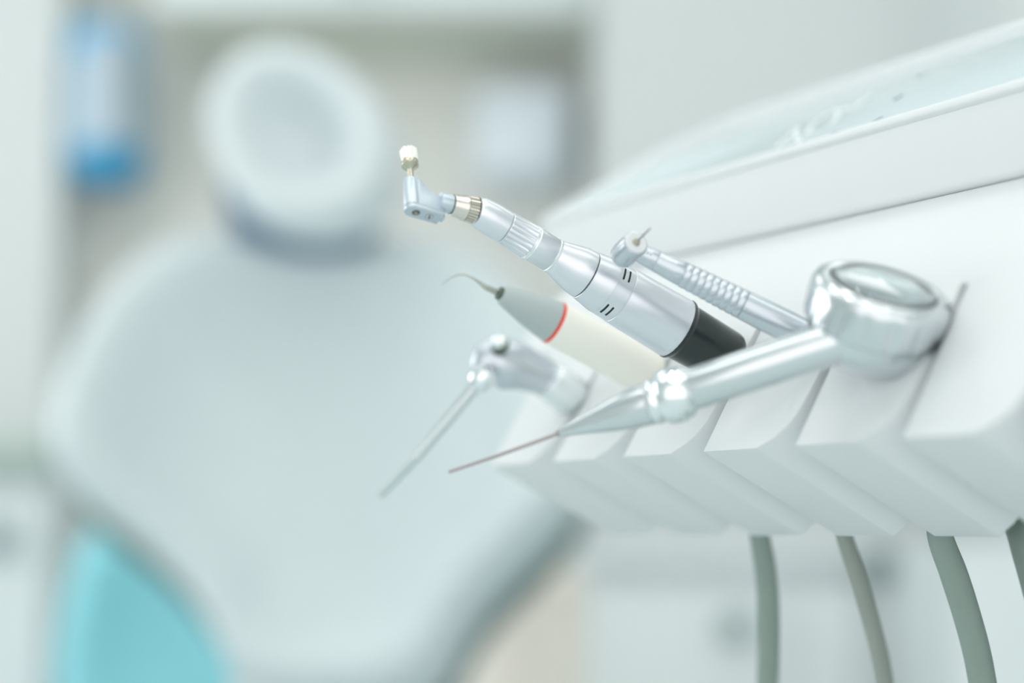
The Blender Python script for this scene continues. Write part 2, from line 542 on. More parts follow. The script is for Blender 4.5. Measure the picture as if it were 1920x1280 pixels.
# ribbed grip with broad flutes
def flute(n, depth, rows):
    return lambda j, ph: (1 - depth * (0.5 - 0.5 * math.cos(n * ph)) ** 3) if j in rows else 1.0
make('ribbed_grip', ax.lathe([(948.2, 31), (949, 31.6), (951, 31.8), (972, 32.8), (992, 33.6), (993.5, 33.6)], 144, flute(18, 0.085, (2, 3, 4))), MAT['alu'], slow, smooth=60)
make('grip_ring', ax.lathe([(993.4, 33), (994, 34.4), (996, 34.6), (997, 33.4), (998.5, 33.4), (999.5, 34.3), (1000.5, 34.0)]), MAT['alu_light'], slow)
make('mid_sleeve', ax.lathe([(1000.2, 33.6), (1033, 32.9), (1034, 32.2), (1035, 32.2)]), MAT['alu'], slow)
make('locking_ring', ax.lathe([(1034.6, 32.4), (1035.4, 33.7), (1038, 33.9), (1039, 33.3)]), MAT['alu_light'], slow)
make('nose_cone', ax.lathe([(1038.6, 33.2), (1050, 36.5), (1075, 44.5), (1082, 46.2), (1095, 47.6), (1096.5, 47.6)]), MAT['alu'], slow, smooth=25)
make('cone_joint_line', ax.lathe([(1096.2, 46.6), (1098.6, 46.9)]), MAT['line'], slow)
make('motor_nose', ax.lathe([(1098.2, 47), (1098.8, 48.4), (1112, 51.2), (1128, 55.0), (1134, 55.5), (1134.6, 55.0), (1160, 55.6), (1160.5, 55.0), (1162.2, 55.0), (1162.8, 56.2)]), MAT['alu'], slow, smooth=20)
make('motor_body', ax.lathe([(1162.6, 56.6), (1164, 57.0), (1200, 57.8), (1262, 59.6), (1267, 59.4), (1269, 58.4)]), MAT['alu'], slow, smooth=25)
make('motor_end_ring', ax.lathe([(1268.4, 57.5), (1269.2, 60.4), (1272, 60.2), (1275, 57.0), (1278, 55.5)]), MAT['black'], slow)
make('motor_coupling', ax.lathe([(1277, 54.8), (1290, 54.5), (1360, 52.0), (1366, 50), (1371, 45), (1374, 36), (1377, 22), (1383, 16), (1390, 15)]), MAT['black'], slow, smooth=30)
# black printed dashes around the motor nose
a_, e1_, e2_ = basis(ax.d, -FWD)
def dash(x, ph0, ph1, rr, wx):
    m = M(); n = 8; vs = []
    for i in range(n + 1):
        ph = ph0 + (ph1 - ph0) * i / n
        for xx in (x - wx, x + wx):
            q = ax.at(xx)
            r = rr * (q - CAM).dot(FWD) / FPX
            for dr in (0.0, 0.00006):
                vs.append(q + (e1_ * math.cos(ph) + e2_ * math.sin(ph)) * (r + dr))
    fs = []
    for i in range(n):
        o = i * 4
        fs += [(o + 1, o + 3, o + 7, o + 5), (o, o + 4, o + 6, o + 2), (o, o + 1, o + 5, o + 4), (o + 2, o + 6, o + 7, o + 3)]
    fs += [(0, 2, 3, 1), (n * 4, n * 4 + 1, n * 4 + 3, n * 4 + 2)]
    return m.add(vs, fs)
# which way round is "down" in the picture: angle whose direction points to the lower left
def ang_of(v):
    return math.atan2(v.dot(e2_), v.dot(e1_))
low = ang_of(cdir(-0.507, -0.863, 0))
sgn = 1 if abs(((low - math.pi / 2) + math.pi) % (2 * math.pi) - math.pi) < 1 else -1
for base in (45, -41, 138, -131):
    for xx in (1140.5, 1149.8):
        make('dash_mark', dash(xx, sgn * math.radians(base - 14), sgn * math.radians(base + 14), 55.75, 1.35), MAT['dash'], slow)
# bent neck with knurled nickel collar
ax2 = Axis((822, 376.5, 0.5595), (900, 397.5, 0.5658))
make('neck', ax2.lathe([(824, 17.5), (825, 18), (848, 18.3)]), MAT['head'], slow)
make('collar_gap', ax2.lathe([(845.5, 18.9), (848, 18.9)]), MAT['line'], slow)
make('collar', ax2.lathe([(846.8, 17.5), (847.2, 20.2), (850, 21.0), (866, 23.4), (869, 24.6), (871.5, 24.8), (873, 24.0)]), MAT['collar'], slow, smooth=25)
make('knurled_ring', ax2.lathe([(872.6, 22.6), (873.2, 23.6), (889, 25.0), (891, 24.8)]), MAT['screw'], slow)  # darker metal between the ridges paints shade into the knurl grooves
kr = M()
_, k1, k2 = basis(ax2.d, -FWD)
for i in range(28):
    c0 = 2 * math.pi * i / 28
    pts0, pts1 = [], []
    for xx, r0, lst in ((873.4, 24.9, pts0), (890.2, 26.5, pts1)):
        q = ax2.at(xx); sc1 = (q - CAM).dot(FWD) / FPX
        for da, rr in ((-0.075, r0 - 2.6), (0.075, r0 - 2.6), (0.055, r0), (-0.055, r0)):
            lst.append(q + (k1 * math.cos(c0 + da) + k2 * math.sin(c0 + da)) * (rr * sc1))
    prism(kr, pts0, pts1)
make('knurl_ridges', kr, MAT['collar'], slow, smooth=20)['kind'] = 'stuff'
make('knurl_joint', ax2.lathe([(890.4, 26.7), (892.4, 26.9)]), MAT['line'], slow)
make('knuckle', ax2.lathe([(892, 25.5), (894, 27.2), (902, 28)]), MAT['alu_light'], slow)
# head block: upright cylinder, web and bottom plate
HD = 0.5545
hh = cdir(-0.08 * 0.84, 0.84, 0.545)                      # head axis, leaning away from the camera
nn = cdir(0.96, -0.27, 0.50)
nn = (nn - hh * nn.dot(hh)).normalized()
tt = hh.cross(nn)                                         # across the head
mm = HD / FPX
hb = P(773, 389, HD)                                      # bottom centre of the cylinder
rH = 16.2 * mm
HH = 64 * mm
make('head_cylinder', lathe(M(), hb, hh, [(0, rH * 0.97), (0.3 * mm, rH), (HH * 0.95, rH), (HH * 0.985, rH * 0.95), (HH, rH * 0.80), (HH * 1.01, rH * 0.45)], 48), MAT['head'], slow, smooth=30)
wb = [(4, 0), (60, 0), (60, 34), (46, 36.5), (32, 41), (24, 46), (19, 51), (16.5, 57), (15.5, 61), (4, 61)]
hw = rH * 0.93
make('head_web', prism(M(), [hb + nn * (q[0] * mm) + hh * (q[1] * mm) - tt * hw for q in wb], [hb + nn * (q[0] * mm) + hh * (q[1] * mm) + tt * hw for q in wb]), MAT['head'], slow, bevel=1.2 * mm, bseg=3, smooth=30)
def stadium(h, r, L):
    pts = []
    for i in range(13):
        a = math.radians(90 + 180 * i / 12)
        pts.append(hb + nn * (r * math.cos(a)) + tt * (r * math.sin(a)) + hh * h)
    pts += [hb + nn * L - tt * r + hh * h, hb + nn * L + tt * r + hh * h]
    return pts
make('plate_slit', prism(M(), stadium(-1.4 * mm, rH * 0.90, 58 * mm), stadium(0.4 * mm, rH * 0.90, 58 * mm)), MAT['line'], slow)
plate = make('head_plate', prism(M(), stadium(-9.5 * mm, rH * 0.99, 60 * mm), stadium(-1.0 * mm, rH * 1.0, 60 * mm)), MAT['head'], slow, bevel=1.5 * mm, bseg=3, smooth=30)
for off, r, hole in ((7.5, 7.6, True), (36, 8.4, False)):
    c = hb + nn * (off * mm) - hh * (9.5 * mm)
    make('screw_recess', lathe(M(), c + hh * (0.5 * mm), -hh, [(0, r * mm), (0.7 * mm, r * mm)], 28), MAT['hole' if hole else 'screw'], plate)
    if hole:
        make('pin_screw', lathe(M(), c, -hh, [(-0.5 * mm, 4.4 * mm), (0.9 * mm, 4.4 * mm), (1.4 * mm, 3 * mm)], 24), MAT['screw'], plate)
    else:
        make('slotted_screw', lathe(M(), c, -hh, [(-0.5 * mm, 7.2 * mm), (0.8 * mm, 7.2 * mm), (1.3 * mm, 6 * mm)], 28), MAT['alu2'], plate)
        d1 = (nn * 0.35 + tt * 0.94).normalized(); d2 = hh.cross(d1)
        make('screw_slot', prism(M(), [c - hh * (1.2 * mm) + d1 * (i * 6.2 * mm) + d2 * (j * 1.1 * mm) for i, j in ((-1, -1), (1, -1), (1, 1), (-1, 1))], -hh * (0.25 * mm)), MAT['hole'], plate)
make('plate_lug', prism(M(), [hb + nn * (a * mm) + tt * (b * mm) - hh * (8.5 * mm) for a, b in ((59, -7), (66, -7), (66, 7), (59, 7))], hh * (4 * mm)), MAT['head'], slow, bevel=0.6 * mm)
make('latch_slot', prism(M(), [hb + nn * (a * mm) + tt * (b * mm) - hh * (4.4 * mm) for a, b in ((59, -8), (64.5, -8), (64.5, 8), (59, 8))], hh * (6 * mm)), MAT['hole'], slow)
# brush
bt = hb + hh * HH
brush_dir = (hh + RIGHT * -0.02).normalized()
make('brush_shank', lathe(M(), bt, brush_dir, [(-1 * mm, 6.8 * mm), (1.2 * mm, 6.8 * mm), (1.8 * mm, 5.6 * mm), (24 * mm, 5.4 * mm), (30 * mm, 6 * mm)], 28), MAT['nickel'], slow)
make('brush_ferrule', lathe(M(), bt, brush_dir, [(26 * mm, 5.2 * mm), (28 * mm, 7.0 * mm), (31 * mm, 10.5 * mm), (34 * mm, 14.0 * mm), (35.5 * mm, 16.2 * mm), (37 * mm, 16.5 * mm), (38 * mm, 16.0 * mm), (46 * mm, 16.3 * mm), (47 * mm, 15.4 * mm), (44 * mm, 14.6 * mm)], 44), MAT['nickel'], slow, smooth=30)
bb = M()
_, b1, b2 = basis(brush_dir, RIGHT)
lathe(bb, bt, brush_dir, [(43 * mm, 13.6 * mm), (56 * mm, 15.0 * mm), (69 * mm, 15.8 * mm), (71 * mm, 10 * mm)], 28, RIGHT)
rng = random.Random(3)
for i in range(260):
    a = rng.uniform(0, 2 * math.pi); r0 = math.sqrt(rng.uniform(0.12, 1)) * 14.6 * mm
    o = b1 * math.cos(a) + b2 * math.sin(a)
    sp = 1.14 + rng.uniform(-0.03, 0.05) + (0.14 if rng.random() < 0.05 else 0)
    top = rng.uniform(71, 77.5) * mm - (2.5 * mm if r0 > 12.5 * mm else 0)
    q0 = bt + o * r0 + brush_dir * (43 * mm); q1 = bt + o * (r0 * sp) - RIGHT * (1.2 * mm) + brush_dir * top
    tube(bb, [q0, (q0 + q1) / 2 + o * (0.4 * mm), q1], [1.15 * mm] * 3, 5, 1)
make('bristle_tuft', bb, MAT['bristle'], slow, smooth=50)['kind'] = 'stuff'
make('hose', gap_hose(ax.at(1386), 2, [(1583, 1003, 0.624), (1605, 1070, 0.628), (1629, 1150, 0.632), (1650, 1230, 0.636), (1664, 1310, 0.64)], 0.0034), MAT['hose2'], slow)

# --- high speed turbine handpiece
ah = Axis((1210, 478.5, 0.5595), (1475, 611.5, 0.5570))
high = thing('high_speed_handpiece', 'slim silver turbine handpiece with round drum head and thin bur', 'dental handpiece', ah.at(1545))
face = cdir(0.36, 0.37, -0.855)
HDp = 0.5590
mh = HDp / FPX
fc = P(1192.5, 454.5, HDp - 0.004)
make('turbine_head', lathe(M(), fc, -face, [(-0.2 * mh, 20 * mh), (0.8 * mh, 23.4 * mh), (3 * mh, 24.6 * mh), (30 * mh, 25.2 * mh), (48 * mh, 25.6 * mh), (60 * mh, 24.2 * mh), (68 * mh, 20 * mh), (72 * mh, 13 * mh), (73.5 * mh, 5 * mh)], 56), MAT['alu2'], high, smooth=35)
make('head_face', lathe(M(), fc, face, [(-0.5 * mh, 20.5 * mh), (0.2 * mh, 21.6 * mh), (1.6 * mh, 20.6 * mh), (2.2 * mh, 18 * mh), (1.4 * mh, 12 * mh), (0.6 * mh, 8 * mh)], 48), MAT['plastic'], high)
make('bur_chuck', lathe(M(), fc, face, [(0.2 * mh, 7.4 * mh), (3 * mh, 7.0 * mh), (3.6 * mh, 5.6 * mh), (7 * mh, 4.4 * mh), (8 * mh, 2.4 * mh)], 28), MAT['screw'], high)
make('bur', lathe(M(), fc, face, [(3 * mh, 2.5 * mh), (10 * mh, 2.2 * mh), (40 * mh, 1.9 * mh), (58 * mh, 1.5 * mh), (64 * mh, 1.0 * mh)], 16), MAT['needle'], high)
make('neck', ah.lathe([(1188, 16), (1196, 17.6), (1215, 19.3), (1230, 20.4), (1231, 19.9)]), MAT['alu2'], high)
make('neck_joint', ah.lathe([(1230.6, 19.9), (1231.6, 19.9)]), MAT['handle'], high)
body = [(1231.4, 20.2), (1232, 20.9), (1262, 22.9), (1281, 23.8)]
make('front_body', ah.lathe(body + [(1281.5, 23.4)]), MAT['alu2'], high)
rg = []
x = 1281.2
for i in range(9):
    r = 24.2 + i * 0.42
    rg += [(x, r - 1.1), (x + 1.4, r), (x + 4.4, r + 0.7), (x + 8.6, r + 0.7), (x + 11.4, r)]
    x += 12.6
make('ribbed_grip', ah.lathe(rg), MAT['alu2'], high, smooth=50)
make('rear_body', ah.lathe([(x - 0.6, 27.4), (x, 28.3), (1440, 29.6), (1500, 30.4), (1528, 30.4), (1533, 29), (1538, 24), (1545, 16)]), MAT['alu2'], high)
for xx, yy in ((1218.5, 465.5), (1224.5, 468.5)):
    c = P(xx, yy, 0.553)
    d = ah.p + ah.d * (c - ah.p).dot(ah.d)
    o = ((c - d) - FWD * 0.004).normalized()
    rr = 19.7 * (d - CAM).dot(FWD) / FPX
    make('spray_hole', lathe(M(), d + o * (rr * 0.985), o, [(0, 1.1 * mh), (0.5 * mh, 1.1 * mh)], 12), MAT['hole'], high)
make('hose', gap_hose(ah.at(1542), 1, [(1762, 1002, 0.581), (1788, 1075, 0.585), (1812, 1150, 0.588), (1832, 1225, 0.591), (1848, 1310, 0.594)], 0.0048), MAT['hose'], high)

# --- ultrasonic scaler
asx = Axis((938, 550.5, 0.6175), (1230, 706.5, 0.6385))
scal = thing('ultrasonic_scaler', 'cream ultrasonic scaler handle with grey nose, red ring and curved metal tip', 'dental scaler', asx.at(1236))
make('nose_cone', asx.lathe([(940, 15.0), (942, 18.0), (952, 21.5), (985, 31.0), (1015, 37.5), (1030, 40.0), (1035.6, 40.6)]), MAT['grey_plastic'], scal)
make('light_ring', asx.lathe([(1035.2, 40.2), (1035.8, 41.4), (1040.2, 41.8), (1040.8, 41.0)]), MAT['red'], scal)
make('handle', asx.lathe([(1040.4, 40.8), (1041.4, 41.9), (1070, 42.6), (1160, 43.2), (1212, 43.2), (1222, 41), (1228, 34), (1232, 20)]), MAT['cream'], scal)
make('tip_seal', asx.lathe([(933.5, 11.0), (934.6, 12.6), (938.8, 12.8), (940.2, 11.6)]), MAT['oring'], scal)
for i, (xx, yy) in enumerate(((1010, 560), (1030, 568))):
    q = asx.at(xx); rr = (31.5 if i == 0 else 36) * (q - CAM).dot(FWD) / FPX
    o = (cdir(0.42, 0.78, -0.5)); o = (o - asx.d * o.dot(asx.d)).normalized()
    make('nose_emboss', lathe(M(), q + o * rr * 1.02, o, [(0, 0.0012), (0.0003, 0.0009)], 16), MAT['mark'], scal)
sd = 0.6165
tp = [asx.at(934), P(921, 543, sd - 0.001), P(911, 538.5, sd - 0.002), P(898, 529, sd - 0.003), P(884, 519.5, sd - 0.004), P(870, 514.5, sd - 0.004), P(856, 516, sd - 0.003), P(842, 523, sd - 0.002), P(828, 534, sd)]
make('scaler_tip', tube(M(), tp, [q * sd / FPX for q in (6.2, 5.6, 5.0, 2.9, 2.1, 1.7, 1.4, 1.0, 0.7)], 16, 8), MAT['steel'], scal)
make('hose', gap_hose(asx.at(1230), 3, [(1424, 1003, 0.665), (1434, 1060, 0.668), (1440, 1130, 0.672), (1441, 1210, 0.676), (1438, 1310, 0.68)], 0.0043), MAT['hose'], scal)

# --- air water syringe
yd = 0.664
syr = thing('air_water_syringe', 'grey metal three-way syringe with round button and long straight nozzle pointing down', 'dental syringe', P(1082, 756, 0.675))
ms = yd / FPX
tube_pts = [P(1036, 716, 0.6720), P(1018, 706, 0.6700), P(990, 694, 0.6680), P(962, 684, 0.6660), P(938, 679, 0.6650), P(918, 682, 0.6640), P(902, 690, 0.6630), P(890, 697, 0.6630)]
make('syringe_body', tube(M(), tube_pts, [q * ms for q in (35, 36, 41, 49, 51, 44, 32, 16)], 32, 6, 0.78, UP), MAT['alu2'], syr, smooth=70)
ay = Axis((1030, 712, 0.669), (1082, 752, 0.677))
make('rear_sleeve', ay.lathe([(1026, 34), (1028, 37.5), (1040, 38.6), (1070, 39.5), (1074, 36), (1077, 24)]), MAT['alu_light'], syr)
bn = cdir(-0.28, 0.82, -0.5)
bc = P(937, 646, yd - 0.008)
make('button_seat', lathe(M(), bc, bn, [(-6 * ms, 18 * ms), (1 * ms, 19 * ms), (2 * ms, 17 * ms)], 32), MAT['oring'], syr)
make('push_button', lathe(M(), bc, bn, [(0, 15.5 * ms), (10 * ms, 16 * ms), (14 * ms, 14 * ms), (16 * ms, 8 * ms)], 32), MAT['alu_light'], syr)
nz0, nz1, nz2 = P(899, 716, yd - 0.010), P(779, 858, yd - 0.006), P(711, 928, yd - 0.004)
nd = (nz1 - nz0).normalized()
make('nozzle_nut', lathe(M(), P(912, 700, yd - 0.011), nd, [(-12 * ms, 12 * ms), (-4 * ms, 22 * ms), (12 * ms, 25 * ms), (24 * ms, 23.5 * ms), (32 * ms, 17 * ms), (35 * ms, 10 * ms)], 36), MAT['chrome'], syr)
make('nozzle_tube', tube(M(), [nz0 + nd * (0 * ms), nz0 + nd * (20 * ms), nz1], [11 * ms, 11 * ms, 10.2 * ms], 20, 1), MAT['satin_chrome'], syr)
make('nozzle_tip', tube(M(), [nz1 - nd * (2 * ms), nz1 + (nz2 - nz1) * 0.5, nz2], [10.2 * ms, 9.4 * ms, 8.2 * ms], 20, 1), MAT['tip_grey'], syr)
tl = ay.at(1076)
hp = [tl, T(4.06 * S, 0.045, -0.002), T(4.06 * S, 0.066, -0.005), T(4.0 * S, 0.082, 0.0), T(3.4 * S, 0.088, 0.004), T(2.0 * S, 0.088, 0.0), T(0.2 * S, 0.088, -0.002), T(-1.6 * S, 0.09, -0.06), T(-2.4 * S, 0.16, -0.30), Vector((cb.x - 0.02, cb.y, 0.44))]
make('hose', tube(M(), hp, [0.0024, 0.0024, 0.003, 0.0036, 0.0036, 0.0036, 0.0036, 0.0036, 0.0036, 0.0036], 16, 8), MAT['hose'], syr)

# --- air polisher with powder chamber
jd = 0.520
mj = jd / FPX
jar = thing('air_polisher', 'chrome powder-jet polisher with round clear-lidded chamber and long thin nozzle', 'air polisher', T(0.06 * S, 0.018, 0.028))
ja = cdir(0.19, 0.90, -0.40)
jc = P(1658, 536, jd)                                   # centre of the lid top
NFL = 16
def lidmod(j, ph):
    return 1 - 0.035 * (0.5 + 0.5 * math.cos(NFL * ph)) ** 4 if j in (5, 6) else 1.0
lid_prof = [(0.000, 104), (2.5, 108), (2.0, 116), (-5, 128), (-16, 134), (-30, 135.5), (-72, 134.5), (-82, 131.5), (-86, 127)]
make('chamber_lid', lathe(M(), jc, ja, [(a * mj, b * mj) for a, b in lid_prof], 160, UP, lidmod), MAT['satin_chrome'], jar, smooth=50)
make('lid_window', lathe(M(), jc, ja, [(a * mj, b * mj) for a, b in ((-3, 104), (1, 103), (6, 90), (11, 62), (13.5, 30), (14.2, 1), (12.2, 1), (11.5, 30), (9, 62), (4, 89), (-3, 100))], 64, closed=True), MAT['glass'], jar, smooth=80)
make('powder_well', lathe(M(), jc, ja, [(-5 * mj, 104 * mj), (-5 * mj, 98 * mj), (-30 * mj, 92 * mj), (-38 * mj, 82 * mj), (-40 * mj, 20 * mj)], 64), MAT['bowl_in'], jar, smooth=60)
make('chamber_bowl', lathe(M(), jc, ja, [(-84 * mj, 126 * mj), (-92 * mj, 124 * mj), (-112 * mj, 117 * mj), (-132 * mj, 105 * mj), (-150 * mj, 88 * mj), (-164 * mj, 66 * mj), (-172 * mj, 40 * mj), (-175 * mj, 12 * mj)], 96), MAT['satin_chrome'], jar, smooth=60)
aj = Axis((1302, 728, 0.530), (1545, 648, 0.519))
make('barrel', aj.lathe([(1296, 36), (1297, 38.5), (1300, 39.4), (1420, 40.8), (1560, 42), (1575, 41)]), MAT['satin_chrome'], jar)
make('collar_bulb', aj.lathe([(1238, 40), (1240, 46), (1247, 51), (1258, 53), (1270, 53.2), (1284, 50.5), (1294, 45.5), (1299, 40)]), MAT['chrome'], jar)
make('collar_ring', aj.lathe([(1217, 36), (1218.5, 41), (1223, 43.4), (1229, 44), (1235, 43), (1238, 40.5), (1239.5, 40.5)]), MAT['chrome'], jar)
make('nozzle_cone', aj.lathe([(1050, 7.5), (1054, 9.0), (1075, 13.2), (1105, 20), (1135, 27.5), (1160, 33.0), (1190, 38.2), (1210, 40.2), (1217.5, 40.4)]), MAT['satin_chrome'], jar)
nq0, nq1 = aj.at(1055), P(841, 884.5, 0.545)
nmid = (nq0 + nq1) / 2 + UP * (-1.5 * mj)
make('nozzle_tube', tube(M(), [nq0, nmid, nq1], [3.9 * mj, 3.6 * mj, 3.4 * mj], 16, 6), MAT['needle'], jar)
make('nozzle_seat', aj.lathe([(1042, 4.4), (1046, 6), (1052, 8)]), MAT['needle'], jar)
st0 = jc - ja * (150 * mj)
st1 = T(0.06 * S, 0.022, 0.022)
make('stem', tube(M(), [st0, (st0 + st1) / 2, st1], [0.006, 0.004, 0.0024], 24, 4), MAT['plastic'], jar)
make('hose', gap_hose(st1, 0, [(1902, 955, 0.60), (1915, 1010, 0.598), (1940, 1100, 0.595), (1965, 1200, 0.592), (1985, 1310, 0.59)], 0.0046), MAT['hose'], jar)

# ------------------------------------------------------------------ dental chair
cy = 1.80
chair = thing('dental_chair', 'pale blue-grey upholstered dental chair with round headrest, out of focus behind the instruments', 'dental chair', Vector((-0.20, cy + 0.05, 0)))
cp = P(615, 880, cy)
cn = Vector((-0.07, -math.cos(math.radians(14)), math.sin(math.radians(14)))).normalized()
back_px = [(560, 452), (430, 458), (330, 482), (248, 540), (180, 628), (128, 740), (98, 850), (112, 930), (170, 990), (262, 1052), (345, 1130), (405, 1225), (440, 1300), (520, 1340), (640, 1350),
           (770, 1338), (850, 1290), (890, 1225), (950, 1145), (1045, 1064), (1118, 1000), (1140, 930), (1128, 830), (1090, 720), (1030, 612), (945, 520), (840, 470), (700, 454)]
outl = closed_crom([on_plane(x, y, cp, cn) for x, y in back_px], 5)
cc = on_plane(615, 900, cp, cn)
outl = [cc + Vector(((q - cc).x * (0.895 if (q - cc).x < 0 else 0.955), (q - cc).y, (q - cc).z)) for q in outl]
make('backrest', wrap(pillow(M(), outl, cc, cn,
     [(0.99, 0.022), (0.965, 0.044), (0.93, 0.064), (0.885, 0.078), (0.84, 0.083), (0.79, 0.080), (0.73, 0.070), (0.65, 0.056), (0.55, 0.045), (0.4, 0.036), (0.2, 0.032), (0, 0.031)],
     [(0.985, 0.03), (0.95, 0.055), (0.88, 0.075), (0.7, 0.085), (0.4, 0.09), (0, 0.09)]), cc, cn, 1.3), MAT['leather'], chair, smooth=80)
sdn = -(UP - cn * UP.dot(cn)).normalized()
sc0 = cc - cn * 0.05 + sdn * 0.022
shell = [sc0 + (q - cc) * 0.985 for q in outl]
make('back_shell_with_shade', wrap(pillow(M(), shell, sc0, cn, [(0.985, 0.014), (0.9, 0.02), (0, 0.02)], [(0.99, 0.02), (0.9, 0.045), (0.5, 0.06), (0, 0.06)]), cc, cn, 1.3), MAT['shell'], chair, smooth=80)  # shell darkened and lowered; its colour carries shade below the cushion edges
hp0 = P(560, 275, cy - 0.045)
hn = Vector((-0.14, -0.95, 0.12)).normalized()
head_px = [(x + 17, y) for x, y in [(500, 98), (430, 128), (390, 190), (384, 265), (410, 345), (460, 410), (530, 445), (615, 450), (690, 420), (732, 360), (738, 290), (712, 215), (655, 150), (580, 108)]]
ho = closed_crom([on_plane(x, y, hp0, hn) for x, y in head_px], 5)
hc = on_plane(573, 275, hp0, hn)
make('headrest', pillow(M(), ho, hc, hn,
     [(0.98, 0.02), (0.93, 0.038), (0.85, 0.05), (0.76, 0.054), (0.66, 0.051), (0.56, 0.038), (0.42, 0.014), (0.25, -0.004), (0.1, -0.010), (0, -0.011)],
     [(0.98, 0.018), (0.9, 0.035), (0.7, 0.045), (0, 0.05)]), MAT['leather_rim'], chair, smooth=80)
mo = closed_crom([on_plane(x, y, P(562, 330, cy + 0.0), hn) for x, y in [(425, 330), (430, 420), (475, 458), (565, 480), (655, 474), (700, 448), (706, 340), (560, 300)]], 5)
mc = sum(mo, Vector()) / len(mo)
make('headrest_collar_with_shade', pillow(M(), mo, mc, hn, [(0.95, 0.014), (0.8, 0.02), (0, 0.02)], [(0.95, 0.014), (0.8, 0.02), (0, 0.02)]), MAT['slate'], chair, smooth=80)  # slate-blue pad; its dark crescent also paints the shade under the headrest
# parts below the picture: seat, hinge, pedestal and foot
sx = cc.x
make('seat', prism(M(), [Vector((sx + a, b, 0.50)) for a, b in ((-0.2, 1.80), (-0.24, 1.5), (-0.23, 1.2), (-0.15, 0.95), (0.15, 0.95), (0.23, 1.2), (0.24, 1.5), (0.2, 1.80))], Vector((0, 0, 0.1))), MAT['leather'], chair, bevel=0.03, bseg=4)
make('hinge', box(M(), (sx - 0.09, 1.70, 0.46), (sx + 0.09, 1.90, 0.80)), MAT['plastic'], chair, bevel=0.02, bseg=3)
make('pedestal', lathe(M(), Vector((sx, 1.6, 0.03)), Z, [(0, 0.14), (0.1, 0.12), (0.3, 0.11), (0.475, 0.15)], 32), MAT['plastic'], chair)
make('foot_plate', box(M(), (sx - 0.26, 1.2, 0.0), (sx + 0.26, 1.9, 0.04)), MAT['plastic'], chair, bevel=0.012)

# ------------------------------------------------------------------ furniture and fittings behind
# stool with turquoise cushion
stz = 2.25
stool = thing('operator_stool', 'turquoise padded stool with a rounded backrest beside the dental chair', 'stool', Vector((-0.48, stz + 0.2, 0)))
so_px = [(172, 1000), (300, 975), (430, 985), (500, 1060), (512, 1200), (490, 1350), (400, 1420), (260, 1430), (150, 1400), (105, 1290), (118, 1140), (142, 1050)]
sn = Vector((0.15, -1, 0.12)).normalized()
so = closed_crom([on_plane(x, y, P(300, 1200, stz), sn) for x, y in so_px], 5)
sc_ = sum(so, Vector()) / len(so)
make('backrest', pillow(M(), so, sc_, sn, [(0.97, 0.014), (0.9, 0.026), (0.75, 0.03), (0.6, 0.022), (0.4, 0.012), (0, 0.008)], [(0.97, 0.014), (0.9, 0.024), (0, 0.03)]), MAT['teal'], stool, smooth=80)
make('back_post', tube(M(), [Vector((sc_.x, stz + 0.06, 0.78)), Vector((sc_.x, stz + 0.08, 0.60)), Vector((sc_.x, stz + 0.12, 0.47)), Vector((sc_.x, stz + 0.20, 0.455))], [0.018] * 4, 16, 5), MAT['satin_chrome'], stool)
make('seat', lathe(M(), Vector((sc_.x, stz + 0.24, 0.46)), Z, [(0, 0.15), (0.015, 0.18), (0.04, 0.19), (0.06, 0.18), (0.07, 0.14), (0.072, 0.05)], 40), MAT['teal'], stool)
make('gas_lift', lathe(M(), Vector((sc_.x, stz + 0.24, 0.07)), Z, [(0, 0.03), (0.2, 0.03), (0.205, 0.016), (0.40, 0.016)], 24), MAT['satin_chrome'], stool)
for i in range(5):
    a = 2 * math.pi * i / 5
    d = Vector((math.cos(a), math.sin(a), 0))
    c = Vector((sc_.x, stz + 0.24, 0.09))
    make('foot_bar', tube(M(), [c, c + d * 0.12 - Z * 0.005, c + d * 0.24 - Z * 0.025], [0.022, 0.018, 0.014], 12, 4), MAT['satin_chrome'], stool)
    make('castor', lathe(M(), c + d * 0.24 - Vector((0, 0, 0.0635)) - d.cross(Z) * 0.01, d.cross(Z), [(0, 0.018), (0.003, 0.0265), (0.017, 0.0265), (0.02, 0.018)], 20), MAT['black'], stool)

# cream pedestal
pq = P(985, 1040, 2.18)
ped = thing('waste_column', 'cream round column bin partly hidden behind the dental chair', 'bin', Vector((pq.x, pq.y, 0)))
make('column', lathe(M(), Vector((pq.x, pq.y, 0.0)), Z, [(0, 0.075), (0.01, 0.08), (pq.z - 0.05, 0.078), (pq.z - 0.048, 0.074)], 48), MAT['pedestal'], ped)
make('lid', lathe(M(), Vector((pq.x, pq.y, pq.z - 0.048)), Z, [(0, 0.078), (0.004, 0.081), (0.02, 0.079), (0.038, 0.06), (0.046, 0.02)], 48), MAT['pedestal'], ped)

# base cabinets (right)
CY = 2.45
def cabinet(name, x0, x1, y0, y1, ztop, doors, label, knobs):
    t = thing(name, label, 'cabinet', Vector(((x0 + x1) / 2, (y0 + y1) / 2, 0)))
    make('carcass', box(M(), (x0, y0 + 0.02, 0.08), (x1, y1, ztop)), MAT['cabinet'], t)
    make('plinth', box(M(), (x0 + 0.01, y0 + 0.06, 0.0), (x1 - 0.01, y1, 0.08)), MAT['under'], t)
    n = len(doors) - 1
    for i in range(n):
        a, b = doors[i], doors[i + 1]
        d = make('door', box(M(), (a + 0.002, y0, 0.09), (b - 0.002, y0 + 0.0195, ztop - 0.03)), MAT['cabinet'], t, bevel=0.002)
        if knobs[i]:
            kx, kz, kr = knobs[i]
            make('knob', lathe(M(), Vector((kx, y0 + 0.001, kz)), Vector((0, -1, 0)), [(0, kr * 0.5), (0.012, kr * 0.45), (0.016, kr), (0.026, kr), (0.03, kr * 0.8)], 24), MAT['handle'], d)
    return t
